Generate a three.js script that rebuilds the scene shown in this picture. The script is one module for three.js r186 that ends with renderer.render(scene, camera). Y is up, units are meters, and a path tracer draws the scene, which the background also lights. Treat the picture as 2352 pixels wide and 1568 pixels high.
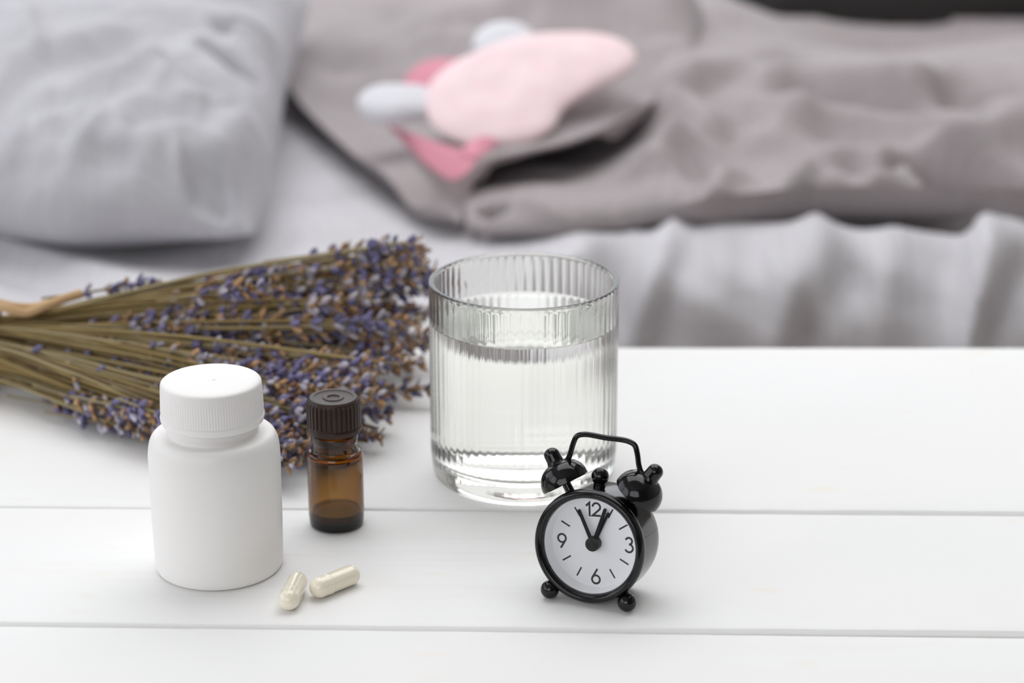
import * as THREE from 'three';
import { RectAreaLightUniformsLib } from 'three/addons/lights/RectAreaLightUniformsLib.js';
import { mergeGeometries, toCreasedNormals as crease0 } from 'three/addons/utils/BufferGeometryUtils.js';
import { ImprovedNoise } from 'three/addons/math/ImprovedNoise.js';
import { RoundedBoxGeometry } from 'three/addons/geometries/RoundedBoxGeometry.js';

// ---------------------------------------------------------------- camera, light, exposure
const T = 0.56;                       // height of the table top above the floor
const EYE = 0.36, PITCH = THREE.MathUtils.degToRad(19.3), FPX = 5000;   // eye above the table, downward pitch, focal length in pixels of a 2352 wide frame
const scene = new THREE.Scene();
const camera = new THREE.PerspectiveCamera(2 * Math.atan(784 / FPX) * 180 / Math.PI, 2352 / 1568, 0.05, 30);
camera.position.set(0, T + EYE, 0);
camera.rotation.set(-PITCH, 0, 0);
camera.focus = 0.822;
camera.userData.fStop = 7.0;

const renderer = new THREE.WebGLRenderer({ antialias: true });
renderer.toneMapping = THREE.LinearToneMapping;
renderer.toneMappingExposure = 0.585;
renderer.shadowMap.enabled = true;
RectAreaLightUniformsLib.init();

scene.background = new THREE.Color().setRGB(1.6, 1.72, 1.9);      // overcast sky outside the windows
const ROOM = { x0: -2.3, x1: 2.5, z0: -3.6, z1: 1.6, h: 2.6 };
const SKYLIGHT = { x: 0.05, z: -1.98, w: 2.6, d: 2.2 };
const WINDOW = { z: -1.5, w: 2.0, y0: 0.9, y1: 2.3 };                // in the left wall
const skylight = new THREE.RectAreaLight(new THREE.Color().setRGB(1.0, 0.983, 0.962), 3.5, SKYLIGHT.w, SKYLIGHT.d);
skylight.position.set(SKYLIGHT.x, ROOM.h - 0.01, SKYLIGHT.z);
skylight.lookAt(SKYLIGHT.x, 0, SKYLIGHT.z);
skylight.castShadow = true;
scene.add(skylight);
const sidelight = new THREE.RectAreaLight(new THREE.Color().setRGB(0.95, 0.98, 1.06), 1.3, WINDOW.w, WINDOW.y1 - WINDOW.y0);
sidelight.position.set(ROOM.x0 + 0.01, (WINDOW.y0 + WINDOW.y1) / 2, WINDOW.z);
sidelight.lookAt(3, (WINDOW.y0 + WINDOW.y1) / 2, WINDOW.z);
sidelight.castShadow = true;
scene.add(sidelight);

const REAR = { x: -0.95, w: 2.2, y0: 0.95, y1: 2.35 };                // unseen window added in the wall behind the camera, as front fill
const rearFill = new THREE.RectAreaLight(new THREE.Color().setRGB(1.0, 0.985, 0.96), 2.9, REAR.w, REAR.y1 - REAR.y0);
rearFill.position.set(REAR.x, (REAR.y0 + REAR.y1) / 2, ROOM.z1 - 0.01);
rearFill.lookAt(REAR.x, (REAR.y0 + REAR.y1) / 2, -5);
rearFill.castShadow = true;
scene.add(rearFill);

const FORE = { z: 0.35, w: 1.5, y0: 0.9, y1: 2.3 };                  // unseen second window added in the left wall beside the camera, as fill
const foreFill = new THREE.RectAreaLight(new THREE.Color().setRGB(1.0, 0.99, 0.98), 2.4, FORE.w, FORE.y1 - FORE.y0);
foreFill.position.set(ROOM.x0 + 0.01, (FORE.y0 + FORE.y1) / 2, FORE.z);
foreFill.lookAt(3, (FORE.y0 + FORE.y1) / 2, FORE.z);
foreFill.castShadow = true;
scene.add(foreFill);

const BACK = { x: 0.1, w: 3.6, y0: 0.85, y1: 2.3 };                // in the wall beyond the bed
const backlight = new THREE.RectAreaLight(new THREE.Color().setRGB(1.0, 0.995, 0.985), 1.5, BACK.w, BACK.y1 - BACK.y0);
backlight.position.set(BACK.x, (BACK.y0 + BACK.y1) / 2, ROOM.z0 + 0.01);
backlight.lookAt(BACK.x, (BACK.y0 + BACK.y1) / 2, 5);
backlight.castShadow = true;
scene.add(backlight);

// ---------------------------------------------------------------- helpers
let seed = 20240;
const rnd = () => { seed |= 0; seed = seed + 0x6D2B79F5 | 0; let t = Math.imul(seed ^ seed >>> 15, 1 | seed); t = t + Math.imul(t ^ t >>> 7, 61 | t) ^ t; return ((t ^ t >>> 14) >>> 0) / 4294967296; };
const rr = (a, b) => a + (b - a) * rnd();
const IN = new ImprovedNoise();
const noise = (x, y, z = 0.37) => IN.noise(x + 57.3, y + 31.7, z + 11.9);
const clamp = (x, a = 0, b = 1) => Math.min(b, Math.max(a, x));
const smooth = (a, b, x) => { const t = clamp((x - a) / (b - a)); return t * t * (3 - 2 * t); };
const lerp = (a, b, t) => a + (b - a) * t;
const ridge = (x, z, s) => 1 - Math.abs(noise(x, z, s)) * 2;
const V = (x, y, z) => new THREE.Vector3(x, y, z);
const lin = (r, g, b) => new THREE.Color().setRGB(r, g, b);
const SP = Math.sin(PITCH), CP = Math.cos(PITCH);
// where things stand was surveyed from the photograph: sight line through a pixel, then a real distance or a real surface
function sight(px, py) { const u = (px - 1176) / FPX, v = (784 - py) / FPX; return V(u, -SP + v * CP, -CP - v * SP); }
const atDepth = (px, py, z) => { const r = sight(px, py); return r.multiplyScalar(-z / r.z).add(V(0, T + EYE, 0)); };       // at distance z in front of the camera
const atHeight = (px, py, h) => { const r = sight(px, py); return r.multiplyScalar((h - EYE) / r.y).add(V(0, T + EYE, 0)); }; // on a level h above the table top

const used = {};
function numbered(name) { const n = used[name] = (used[name] ?? -1) + 1; return n ? `${name}_${String(n).padStart(3, '0')}` : name; }
function shadow(m) { m.castShadow = true; m.receiveShadow = true; return m; }
function tag(o, label, category, group) { o.userData.label = label; o.userData.category = category; if (group) o.userData.group = group; return o; }
function thing(name, label, category, pos = [0, 0, 0], group) { const o = new THREE.Group(); o.name = numbered(name); o.position.set(...pos); scene.add(o); return tag(o, label, category, group); }
function obj(name, geo, mat, parent = scene) { const m = shadow(new THREE.Mesh(geo, mat)); m.name = parent === scene ? numbered(name) : name; parent.add(m); return m; }
function part(name, geo, mat, parent) { parent.userData.n ??= {}; const k = parent.userData.n[name] = (parent.userData.n[name] ?? -1) + 1; return obj(k ? `${name}_${String(k).padStart(3, '0')}` : name, geo, mat, parent); }
function struct(name, geo, mat) { const m = obj(name, geo, mat); m.userData.kind = 'structure'; return m; }
const box = (w, h, d, x = 0, y = 0, z = 0) => new THREE.BoxGeometry(w, h, d).translate(x, y, z);
const merge = (l) => mergeGeometries(l.map((g) => g.index ? g.toNonIndexed() : g));
const std = (color, roughness = 0.8, extra = {}) => new THREE.MeshStandardMaterial({ color, roughness, ...extra });
const phys = (color, roughness, extra = {}) => new THREE.MeshPhysicalMaterial({ color, roughness, ...extra });
function grid(nu, nv, f, closeU = false, flip = false) {           // f(i/nu, j/nv) -> Vector3; uv in metres is set by the caller when needed
  const pos = [], uv = [], idx = [];
  for (let j = 0; j <= nv; j++) for (let i = 0; i <= nu; i++) { const p = f(closeU && i === nu ? 0 : i / nu, j / nv); pos.push(p.x, p.y, p.z); uv.push(p.u ?? i / nu, p.v ?? j / nv); }
  for (let j = 0; j < nv; j++) for (let i = 0; i < nu; i++) { const a = j * (nu + 1) + i, b = a + 1, c = a + nu + 1, d = c + 1; flip ? idx.push(a, c, b, b, c, d) : idx.push(a, b, c, b, d, c); }
  const g = new THREE.BufferGeometry();
  g.setAttribute('position', new THREE.Float32BufferAttribute(pos, 3));
  g.setAttribute('uv', new THREE.Float32BufferAttribute(uv, 2));
  g.setIndex(idx);
  g.computeVertexNormals();
  return g;
}
function toCreasedNormals(g, a) { return crease0(g.scale(1000, 1000, 1000), a).scale(0.001, 0.001, 0.001); }   // in millimetres: the addon welds on a coarse grid
function lathe(pts, seg = 96) { return new THREE.LatheGeometry(pts.map(([r, y]) => new THREE.Vector2(r, y)), seg); }
// profile with rounded corners: [r, y, fillet]
function profile(list, n = 6) {
  const out = [];
  list.forEach(([r, y, f], i) => {
    if (!f || i === 0 || i === list.length - 1) { out.push([r, y]); return; }
    const p = new THREE.Vector2(r, y), a = new THREE.Vector2(list[i - 1][0], list[i - 1][1]).sub(p), b = new THREE.Vector2(list[i + 1][0], list[i + 1][1]).sub(p);
    const fa = Math.min(f, a.length() * 0.499), fb = Math.min(f, b.length() * 0.499);
    const p0 = p.clone().add(a.setLength(fa)), p2 = p.clone().add(b.setLength(fb));
    for (let k = 0; k <= n; k++) { const t = k / n; out.push([(1 - t) ** 2 * p0.x + 2 * t * (1 - t) * p.x + t * t * p2.x, (1 - t) ** 2 * p0.y + 2 * t * (1 - t) * p.y + t * t * p2.y]); }
  });
  return out;
}
function latheCreased(list, seg = 96, n = 6, crease = 0.6) { return toCreasedNormals(lathe(profile(list, n), seg), crease); }
function tube(pts, r, seg = 24, rad = 8, closed = false) { return new THREE.TubeGeometry(new THREE.CatmullRomCurve3(pts, closed, 'centripetal'), seg, r, rad, closed); }
function curve(pts) { const c = new THREE.CatmullRomCurve3(pts, false, 'centripetal'); return (t) => c.getPoint(clamp(t)); }
// smooth surface through scattered points: thin plate spline over the plan, pts = [x, z, y]
function plate(pts, lambda = 1e-5) {
  const n = pts.length, N = n + 3, A = [], b = [];
  const U = (d2) => d2 < 1e-12 ? 0 : d2 * Math.log(d2);
  for (let i = 0; i < N; i++) { A.push(new Float64Array(N)); b.push(0); }
  for (let i = 0; i < n; i++) {
    for (let j = 0; j < n; j++) A[i][j] = U((pts[i][0] - pts[j][0]) ** 2 + (pts[i][1] - pts[j][1]) ** 2) + (i === j ? lambda : 0);
    A[i][n] = A[n][i] = 1; A[i][n + 1] = A[n + 1][i] = pts[i][0]; A[i][n + 2] = A[n + 2][i] = pts[i][1]; b[i] = pts[i][2];
  }
  for (let c = 0; c < N; c++) {
    let m = c; for (let r = c + 1; r < N; r++) if (Math.abs(A[r][c]) > Math.abs(A[m][c])) m = r;
    [A[c], A[m]] = [A[m], A[c]]; [b[c], b[m]] = [b[m], b[c]];
    for (let r = c + 1; r < N; r++) { const k = A[r][c] / A[c][c]; if (k) { for (let q = c; q < N; q++) A[r][q] -= k * A[c][q]; b[r] -= k * b[c]; } }
  }
  for (let c = N - 1; c >= 0; c--) { for (let q = c + 1; q < N; q++) b[c] -= A[c][q] * b[q]; b[c] /= A[c][c]; }
  return (x, z) => { let y = b[n] + b[n + 1] * x + b[n + 2] * z; for (let i = 0; i < n; i++) y += b[i] * U((x - pts[i][0]) ** 2 + (z - pts[i][1]) ** 2); return y; };
}
const flat = (p) => [p.x, p.z, p.y];

// ---------------------------------------------------------------- procedural textures
function dataTexture(w, h, f, srgb = true, rep) {
  const d = new Uint8Array(w * h * 4);
  for (let y = 0; y < h; y++) for (let x = 0; x < w; x++) { const c = f(x / w, y / h), i = (y * w + x) * 4; d[i] = clamp(c[0], 0, 255); d[i + 1] = clamp(c[1], 0, 255); d[i + 2] = clamp(c[2], 0, 255); d[i + 3] = 255; }
  const t = new THREE.DataTexture(d, w, h);
  t.wrapS = t.wrapT = THREE.RepeatWrapping; t.magFilter = THREE.LinearFilter; t.minFilter = THREE.LinearMipmapLinearFilter; t.generateMipmaps = true;
  if (srgb) t.colorSpace = THREE.SRGBColorSpace;
  if (rep) t.repeat.set(...rep);
  t.needsUpdate = true;
  return t;
}
// painted wood: long grain lines pressed through the paint, strongest in bands. uv runs 0..1 along and across one plank
function grainHeight(u, v, s) {
  const wob = 0.012 * noise(u * 4, v * 2, s) + 0.03 * noise(u * 1.5, v * 1.2, s + 4);
  const vv = v + wob;
  const band = smooth(-0.05, 0.45, noise(u * 2.2, vv * 3.2, s + 9));
  const line = noise(u * 6, vv * 95, s + 2) * 0.6 + noise(u * 14, vv * 210, s + 5) * 0.4;
  return { h: 0.5 + line * (0.12 + 0.5 * band) + 0.08 * noise(u * 9, vv * 6, s), band, line };
}
function plankMaterial(s) {
  const bump = dataTexture(1024, 512, (u, v) => { const k = 255 * grainHeight(u, v, s).h; return [k, k, k]; }, false);
  const map = dataTexture(1024, 512, (u, v) => {
    const g = grainHeight(u, v, s), warm = smooth(0.5, 0.75, noise(u * 30, v * 40, s + 20) + 0.12 * noise(u * 90, v * 90, s)) * 10;
    const k = 246 - 5 * g.band * clamp(-g.line * 2.2, 0, 1) + 2 * noise(u * 3, v * 3, s + 30);
    return [k, k - 0.5 - warm * 0.35, k - 1.5 - warm];
  });
  return phys(lin(0.95, 0.95, 0.95), 0.68, { map, bumpMap: bump, bumpScale: 0.0005, specularIntensity: 0.7 });
}
function linenMap(r, g, b, s) {
  return dataTexture(512, 512, (u, v) => {
    const k = 1 + 0.035 * noise(u * 150, v * 12, s) + 0.035 * noise(u * 12, v * 150, s + 3) + 0.03 * noise(u * 6, v * 6, s + 7);
    return [r * k, g * k, b * k];
  });
}
const LIN = { sheet: linenMap(206, 204, 208, 1), pillow: linenMap(186, 185, 190, 5), duvet: linenMap(164, 156, 157, 9) };
const fabric = (map) => phys(0xffffff, 0.92, { map, sheen: 0.25, sheenRoughness: 0.6, sheenColor: lin(0.5, 0.5, 0.52), side: THREE.DoubleSide });

// ---------------------------------------------------------------- the room
const M = {
  wall: std(lin(0.45, 0.44, 0.425), 0.9),
  wallDark: std(lin(0.12, 0.115, 0.11), 0.9),
  ceiling: std(lin(0.45, 0.45, 0.44), 0.9),
  floor: std(lin(0.30, 0.19, 0.115), 0.55),
  trim: std(lin(0.8, 0.8, 0.8), 0.5),
  pane: phys(0xffffff, 0.02, { transmission: 1, thickness: 0, ior: 1.5 }),
};
{
  const { x0, x1, z0, z1, h } = ROOM, w = x1 - x0, d = z1 - z0, cx = (x0 + x1) / 2, cz = (z0 + z1) / 2, t = 0.12;
  struct('floor', box(w + 2 * t, t, d + 2 * t, cx, -t / 2, cz), M.floor);
  const s = SKYLIGHT, sx0 = s.x - s.w / 2, sx1 = s.x + s.w / 2, sz0 = s.z - s.d / 2, sz1 = s.z + s.d / 2;
  struct('ceiling', merge([
    box(sx0 - x0 + t, t, d + 2 * t, (x0 - t + sx0) / 2, h + t / 2, cz), box(x1 + t - sx1, t, d + 2 * t, (x1 + t + sx1) / 2, h + t / 2, cz),
    box(s.w, t, sz0 - z0 + t, s.x, h + t / 2, (z0 - t + sz0) / 2), box(s.w, t, z1 + t - sz1, s.x, h + t / 2, (z1 + t + sz1) / 2)]), M.ceiling);
  // both end walls, each with a wide window, the front one added as fill
  const endWall = (name, win, q, z, m) => {
    const a = q.x - q.w / 2, b = q.x + q.w / 2, ym = (q.y0 + q.y1) / 2, hh = q.y1 - q.y0;
    struct(name, merge([
      box(w, q.y0, t, cx, q.y0 / 2, z), box(w, h - q.y1, t, cx, (h + q.y1) / 2, z),
      box(a - x0, hh, t, (x0 + a) / 2, ym, z), box(x1 - b, hh, t, (b + x1) / 2, ym, z)]), m);
    const fr = struct(win, merge([
      box(q.w, 0.05, 0.06, q.x, q.y0 + 0.025, z), box(q.w, 0.05, 0.06, q.x, q.y1 - 0.025, z),
      box(0.05, hh, 0.06, a + 0.025, ym, z), box(0.05, hh, 0.06, b - 0.025, ym, z), box(0.05, hh, 0.06, q.x, ym, z)]), M.trim);
    part('pane', box(q.w - 0.02, hh - 0.02, 0.004, q.x, ym, z), M.pane, fr);
  };
  endWall('wall_front', 'added_window_3', REAR, z1 + t / 2, M.wallDark);
  endWall('wall_back', 'window_5', BACK, z0 - t / 2, M.wall);
  struct('wall_right', box(t, h, d + 2 * t, x1 + t / 2, h / 2, cz), M.wall);
  const wz0 = WINDOW.z - WINDOW.w / 2, wz1 = WINDOW.z + WINDOW.w / 2, fz0 = FORE.z - FORE.w / 2, fz1 = FORE.z + FORE.w / 2, { y0, y1 } = WINDOW;
  const pier = (a, b) => box(t, y1 - y0, b - a, x0 - t / 2, (y0 + y1) / 2, (a + b) / 2);
  struct('wall_left', merge([box(t, y0, d + 2 * t, x0 - t / 2, y0 / 2, cz), box(t, h - y1, d + 2 * t, x0 - t / 2, (h + y1) / 2, cz), pier(z0 - t, wz0), pier(wz1, fz0), pier(fz1, z1 + t)]), M.wall);
  // side window and roof window: frame with its pane
  const f = 0.05;
  const sideWindow = (name, z, ww) => {
    const fr = struct(name, merge([
      box(0.06, f, ww, x0 - 0.06, y0 + f / 2, z), box(0.06, f, ww, x0 - 0.06, y1 - f / 2, z),
      box(0.06, y1 - y0, f, x0 - 0.06, (y0 + y1) / 2, z - ww / 2 + f / 2), box(0.06, y1 - y0, f, x0 - 0.06, (y0 + y1) / 2, z + ww / 2 - f / 2), box(0.06, y1 - y0, f, x0 - 0.06, (y0 + y1) / 2, z)]), M.trim);
    part('pane', box(0.004, y1 - y0 - 0.02, ww - 0.02, x0 - 0.06, (y0 + y1) / 2, z), M.pane, fr);
  };
  sideWindow('window_1', WINDOW.z, WINDOW.w); sideWindow('added_window_4', FORE.z, FORE.w);  // the one beside the camera is added for its fill light
  const w2 = struct('window_2', merge([
    box(s.w, 0.08, f, s.x, h + 0.07, sz0 + f / 2), box(s.w, 0.08, f, s.x, h + 0.07, sz1 - f / 2),
    box(f, 0.08, s.d, sx0 + f / 2, h + 0.07, s.z), box(f, 0.08, s.d, sx1 - f / 2, h + 0.07, s.z), box(f, 0.08, s.d, s.x, h + 0.07, s.z)]), M.trim);
  part('pane', box(s.w - 0.02, 0.004, s.d - 0.02, s.x, h + 0.08, s.z), M.pane, w2);
}

// ---------------------------------------------------------------- table of white painted planks
const BED = -0.06;                    // mattress level below the table top
{
  const table = thing('plank_table', 'white painted wooden table of wide horizontal planks carrying the glass, bottles and alarm clock', 'table', [0, T, 0]);
  const g1 = (x) => -0.81885 + 0.0179 * x, g2 = (x) => -0.71155 + 0.0234 * x;
  const planks = [
    { b: (x) => -1.019 + 0.002 * x, f: (x) => g1(x) - 0.0008 - 0.0016 * smooth(-0.15, 0.2, x), s: 1 },
    { b: (x) => g1(x) + 0.0008 + 0.0009 * smooth(-0.15, 0.2, x), f: (x) => g2(x) - 0.0018 - 0.0011 * smooth(-0.1, 0.2, x), s: 14 },
    { b: (x) => g2(x) + 0.0013 + 0.0008 * smooth(-0.1, 0.2, x), f: (x) => -0.585, s: 27 },
  ];
  const X0 = -0.46, X1 = 0.52, TH = 0.02;
  planks.forEach((p, k) => {
    const e = 0.0009;
    // cross-section from the lip under the far neighbour, over the top, to the near face
    const sec = (x) => {
      const zb = p.b(x) + 0.00025 * noise(x * 45, k * 7.1, 1) + 0.00012 * noise(x * 160, k * 3, 2), zf = p.f(x) + 0.0003 * noise(x * 45, k * 9.3, 5) + (k === 0 ? 0.0004 : 0.00015) * noise(x * 110, k * 3, 8);
      const lip = k === 0 ? 0 : 0.008;
      const pts = [[zb - lip, -TH], [zb - lip, -0.0027], [zb, -0.0024], [zb, -e]];
      for (let a = 1; a <= 4; a++) { const q = a / 4 * Math.PI / 2; pts.push([zb + e * (1 - Math.cos(q)), -e + e * Math.sin(q)]); }
      for (let a = 1; a < 24; a++) pts.push([lerp(zb + e, zf - e, a / 24), 0]);
      for (let a = 0; a <= 4; a++) { const q = a / 4 * Math.PI / 2; pts.push([zf - e + e * Math.sin(q), -e + e * Math.cos(q)]); }
      const under = k === 2 ? 0 : 0.006;
      pts.push([zf, -0.0040], [zf - under, -0.0044], [zf - under, -TH], [zb - lip, -TH]);
      return pts;
    };
    const n = sec(0).length - 1, nx = 240;
    const rows = Array.from({ length: nx + 1 }, (_, i) => sec(lerp(X0, X1, i / nx)));
    const g = grid(nx, n, (u, v) => {
      const i = Math.round(u * nx), j = Math.round(v * n), x = lerp(X0, X1, u), [z, y] = rows[i][j];
      const r = V(x, y, z); r.u = (x - X0) / 0.98; r.v = (z + 1.03) / 0.45 + 0.21 * k; return r;
    }, false, true);
    const ends = [0, nx].map((i) => {
      const sh = new THREE.Shape(rows[i].slice(0, -1).map(([z, y]) => new THREE.Vector2(z, y)));
      const q = new THREE.ShapeGeometry(sh); q.rotateY(-Math.PI / 2); q.translate(i ? X1 : X0, 0, 0); return q;
    });
    // the shape's x (our z) turns onto +z
    const m = plankMaterial(p.s);
    part('plank', merge([toCreasedNormals(g, 0.7), ...ends]), m, table);
  });
  const wood = std(lin(0.82, 0.82, 0.81), 0.5);
  for (const [x, z] of [[-0.4, -0.96], [0.46, -0.96], [-0.4, -0.64], [0.46, -0.64]]) part('leg', new RoundedBoxGeometry(0.045, T - 0.02, 0.045, 2, 0.004).translate(x, -(T - 0.02) / 2 - 0.02, z), wood, table);
  part('apron', merge([box(0.84, 0.05, 0.02, 0.03, -0.046, -0.95), box(0.84, 0.05, 0.02, 0.03, -0.046, -0.65)]), wood, table);
}

// ---------------------------------------------------------------- the bed: sheet, pillow, duvet
const sheetTop = (() => {
  const base = (x, z) => {
    const edge = lerp(-1.19, -1.405, smooth(-0.03, 0.08, x)), d = Math.max(0, z - edge);                 // how far in front of the mattress edge
    return BED - lerp(1.15, 1.8, smooth(-0.03, 0.08, x)) * (Math.sqrt(d * d + 0.015 ** 2) - 0.015) + (0.006 * Math.exp(-(((z + 1.402) / 0.014) ** 2)) - 0.042 * Math.exp(-(((z + 1.458) / 0.032) ** 2))) * smooth(0.04, 0.11, x);
  };
  const onSheet = (px, py) => { const r = sight(px, py); let a = 0.9, b = 2.6; for (let k = 0; k < 40; k++) { const m = (a + b) / 2, q = m / -r.z; (EYE + r.y * q > base(r.x * q, -m)) ? a = m : b = m; } const q = a / -r.z; return [r.x * q, -a]; };
  // folds: start, end in the photograph, height, width on the left, width on the right
  const folds = [
    [[1700, 545], [1445, 805], 0.0460, 0.050, 0.008], [[1720, 590], [1500, 810], -0.0240, 0.014, 0.022], [[2310, 570], [2190, 830], 0.0420, 0.030, 0.006], [[2350, 600], [2250, 830], -0.0200, 0.010, 0.016],
    [[1970, 590], [1790, 770], 0.0160, 0.022, 0.014], [[1960, 640], [1850, 780], -0.0120, 0.010, 0.012], [[1750, 600], [1930, 830], 0.0140, 0.014, 0.014], [[2090, 560], [2020, 720], 0.0140, 0.018, 0.016], [[1840, 540], [1880, 640], 0.0160, 0.016, 0.016],
    [[1500, 540], [1440, 640], 0.0140, 0.02, 0.012], [[1560, 700], [1760, 800], 0.0120, 0.010, 0.010], [[1650, 640], [1790, 720], 0.0080, 0.010, 0.010], [[2000, 640], [2180, 700], 0.0100, 0.012, 0.010], [[1900, 740], [2150, 760], 0.0100, 0.012, 0.010],
    [[-80, 545], [370, 680], 0.009, 0.026, 0.012], [[-80, 600], [330, 730], -0.007, 0.012, 0.016], [[-80, 670], [240, 800], 0.006, 0.018, 0.02],
    [[660, 550], [565, 660], -0.005, 0.007, 0.009], [[760, 520], [700, 640], 0.004, 0.02, 0.02], [[520, 580], [420, 640], -0.003, 0.012, 0.012], [[1340, 540], [1290, 700], 0.006, 0.02, 0.02],
  ].map(([a, b, h, wl, wr]) => { const p = onSheet(...a), q = onSheet(...b); return [p[0], p[1], q[0] - p[0], q[1] - p[1], h, wl, wr]; });
  const fold = (x, z) => {
    let y = 0;
    const free = lerp(1, smooth(-1.425, -1.375, z), smooth(0.02, 0.08, x));            // the folds run out under the duvet
    for (const [x0, z0, dx, dz, h, wl, wr] of folds) {
      const L = Math.hypot(dx, dz), t = ((x - x0) * dx + (z - z0) * dz) / L / L, s = ((x - x0) * dz - (z - z0) * dx) / L, w = s < 0 ? wr : wl;
      if (Math.abs(s) < 4 * w) y += free * h * Math.exp(-(Math.abs(s / w) ** 1.4)) * smooth(-0.25, 0.1, t) * smooth(1.35, 0.9, t);
    }
    return y + 0.0035 * noise(x * 9, z * 9, 3) + free * smooth(-0.05, 0.1, x) * (0.006 * noise(x * 18 + z * 22, z * 13, 6) + 0.004 * ridge(x * 16 - z * 30, z * 20 + x * 8, 7)) + 0.002 * noise(x * 24 + z * 10, z * 17, 6);
  };
  return (x, z) => {
    const e = 0.002, y = base(x, z), slope = (base(x, z + e) - base(x, z - e)) / (2 * e), k = 1 / Math.hypot(1, slope), f = fold(x, z);
    return V(x, y + f * k, z - f * slope * k);
  };
})();
{
  const x0 = -1.0, x1 = 1.05, z0 = -1.16, z1 = -2.62, drop = -0.50;
  // over the mattress and down its near side
  const g = grid(420, 300, (u, v) => {
    const x = lerp(x0, x1, u), w = v < 0.16 ? v / 0.16 : 1, z = v < 0.16 ? z0 : lerp(z0, z1, (v - 0.16) / 0.84);
    const q = sheetTop(x, z), y = w < 1 ? lerp(drop, q.y, w) : q.y;
    const p = V(x, T + y, q.z + (w < 1 ? 0.012 * (1 - w) * noise(x * 11, w * 2, 8) : 0)); p.u = x * 2.2; p.v = (z + y) * 2.2; return p;
  });
  tag(obj('bed_sheet', g, fabric(LIN.sheet)), 'light grey rumpled bed sheet covering the mattress behind the white table', 'bed sheet');
  const bed = thing('bed', 'bed base with mattress under the light grey sheet', 'bed');
  part('mattress', new RoundedBoxGeometry(1.96, 0.2, 1.06, 4, 0.05).translate(0.02, T + BED - 0.13, -2.06), std(lin(0.7, 0.7, 0.7), 0.9), bed);
  part('base', new RoundedBoxGeometry(1.98, 0.26, 1.06, 2, 0.01).translate(0.02, 0.14, -2.06), std(lin(0.3, 0.27, 0.25), 0.8), bed);
}
// stuffed cloth between four plan curves: top(x, z) is the full height, seam(x, z) the height of the edge, bottom(x, z) the underside
function stuffed({ left, right, front, back, nu, nv, R, top, seam, bottom, ripple = () => 0, uvs = 2.2, under = 1 }) {
  const warp = (t) => lerp(t, (1 - Math.cos(Math.PI * t)) / 2, 0.8);
  const c00 = front(0), c10 = front(1), c01 = back(0), c11 = back(1);
  const plan = (u, v) => {
    const f = front(u), b = back(u), l = left(v), r = right(v);
    const p = (k) => (1 - v) * f[k] + v * b[k] + (1 - u) * l[k] + u * r[k] - ((1 - u) * (1 - v) * c00[k] + u * (1 - v) * c10[k] + (1 - u) * v * c01[k] + u * v * c11[k]);
    return [p('x'), p('z')];
  };
  const W = c00.distanceTo(c10), D = c00.distanceTo(c01);
  const prof = (e, r) => Math.sqrt(1 - (1 - clamp(e / r)) ** 2);
  const side = (sign) => grid(nu, nv, (a, b) => {
    const u = warp(a), v = warp(b), [x, z] = plan(u, v);
    const q = sign > 0 ? 1 : under, f = prof(u * W, R[0]) * prof((1 - u) * W, R[1]) * prof(v * D, R[2] * q) * prof((1 - v) * D, R[3]);
    const s = seam(x, z), y = sign > 0 ? s + (top(x, z) - s) * f + ripple(x, z, f) * f : s + (bottom(x, z) - s) * f;
    const p = V(x, y, z); p.u = x * uvs; p.v = z * uvs; return p;
  }, false, sign < 0);
  return merge([side(1), side(-1)]);
}
// soft folds along lines on the bedding: [start, end, height, width to the left, width to the right]
const onSurface = (f, px, py) => { const r = sight(px, py); let a = 1.0, b = 2.6; for (let k = 0; k < 40; k++) { const m = (a + b) / 2, q = m / -r.z; (T + EYE + r.y * q > f(r.x * q, -m)) ? a = m : b = m; } const q = a / -r.z; return [r.x * q, -a]; };
function foldField(surface, list, k = 1) {
  const f = list.map(([a, b, h, wl, wr]) => { const p = onSurface(surface, a[0], a[1]), q = onSurface(surface, b[0], b[1]); return [p[0], p[1], q[0] - p[0], q[1] - p[1], h * k, wl, wr]; });
  return (x, z) => {
    let y = 0;
    for (const [x0, z0, dx, dz, h, wl, wr] of f) {
      const L = Math.hypot(dx, dz), t = ((x - x0) * dx + (z - z0) * dz) / L / L, s = ((x - x0) * dz - (z - z0) * dx) / L, w = s < 0 ? wr : wl;
      if (Math.abs(s) < 4 * w) y += h * Math.exp(-s * s / (w * w)) * smooth(-0.2, 0.15, t) * smooth(1.2, 0.85, t);
    }
    return y;
  };
}
const on = (list, h) => list.map(([px, py, z]) => z === undefined ? atHeight(px, py, h) : atDepth(px, py, z));

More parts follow.
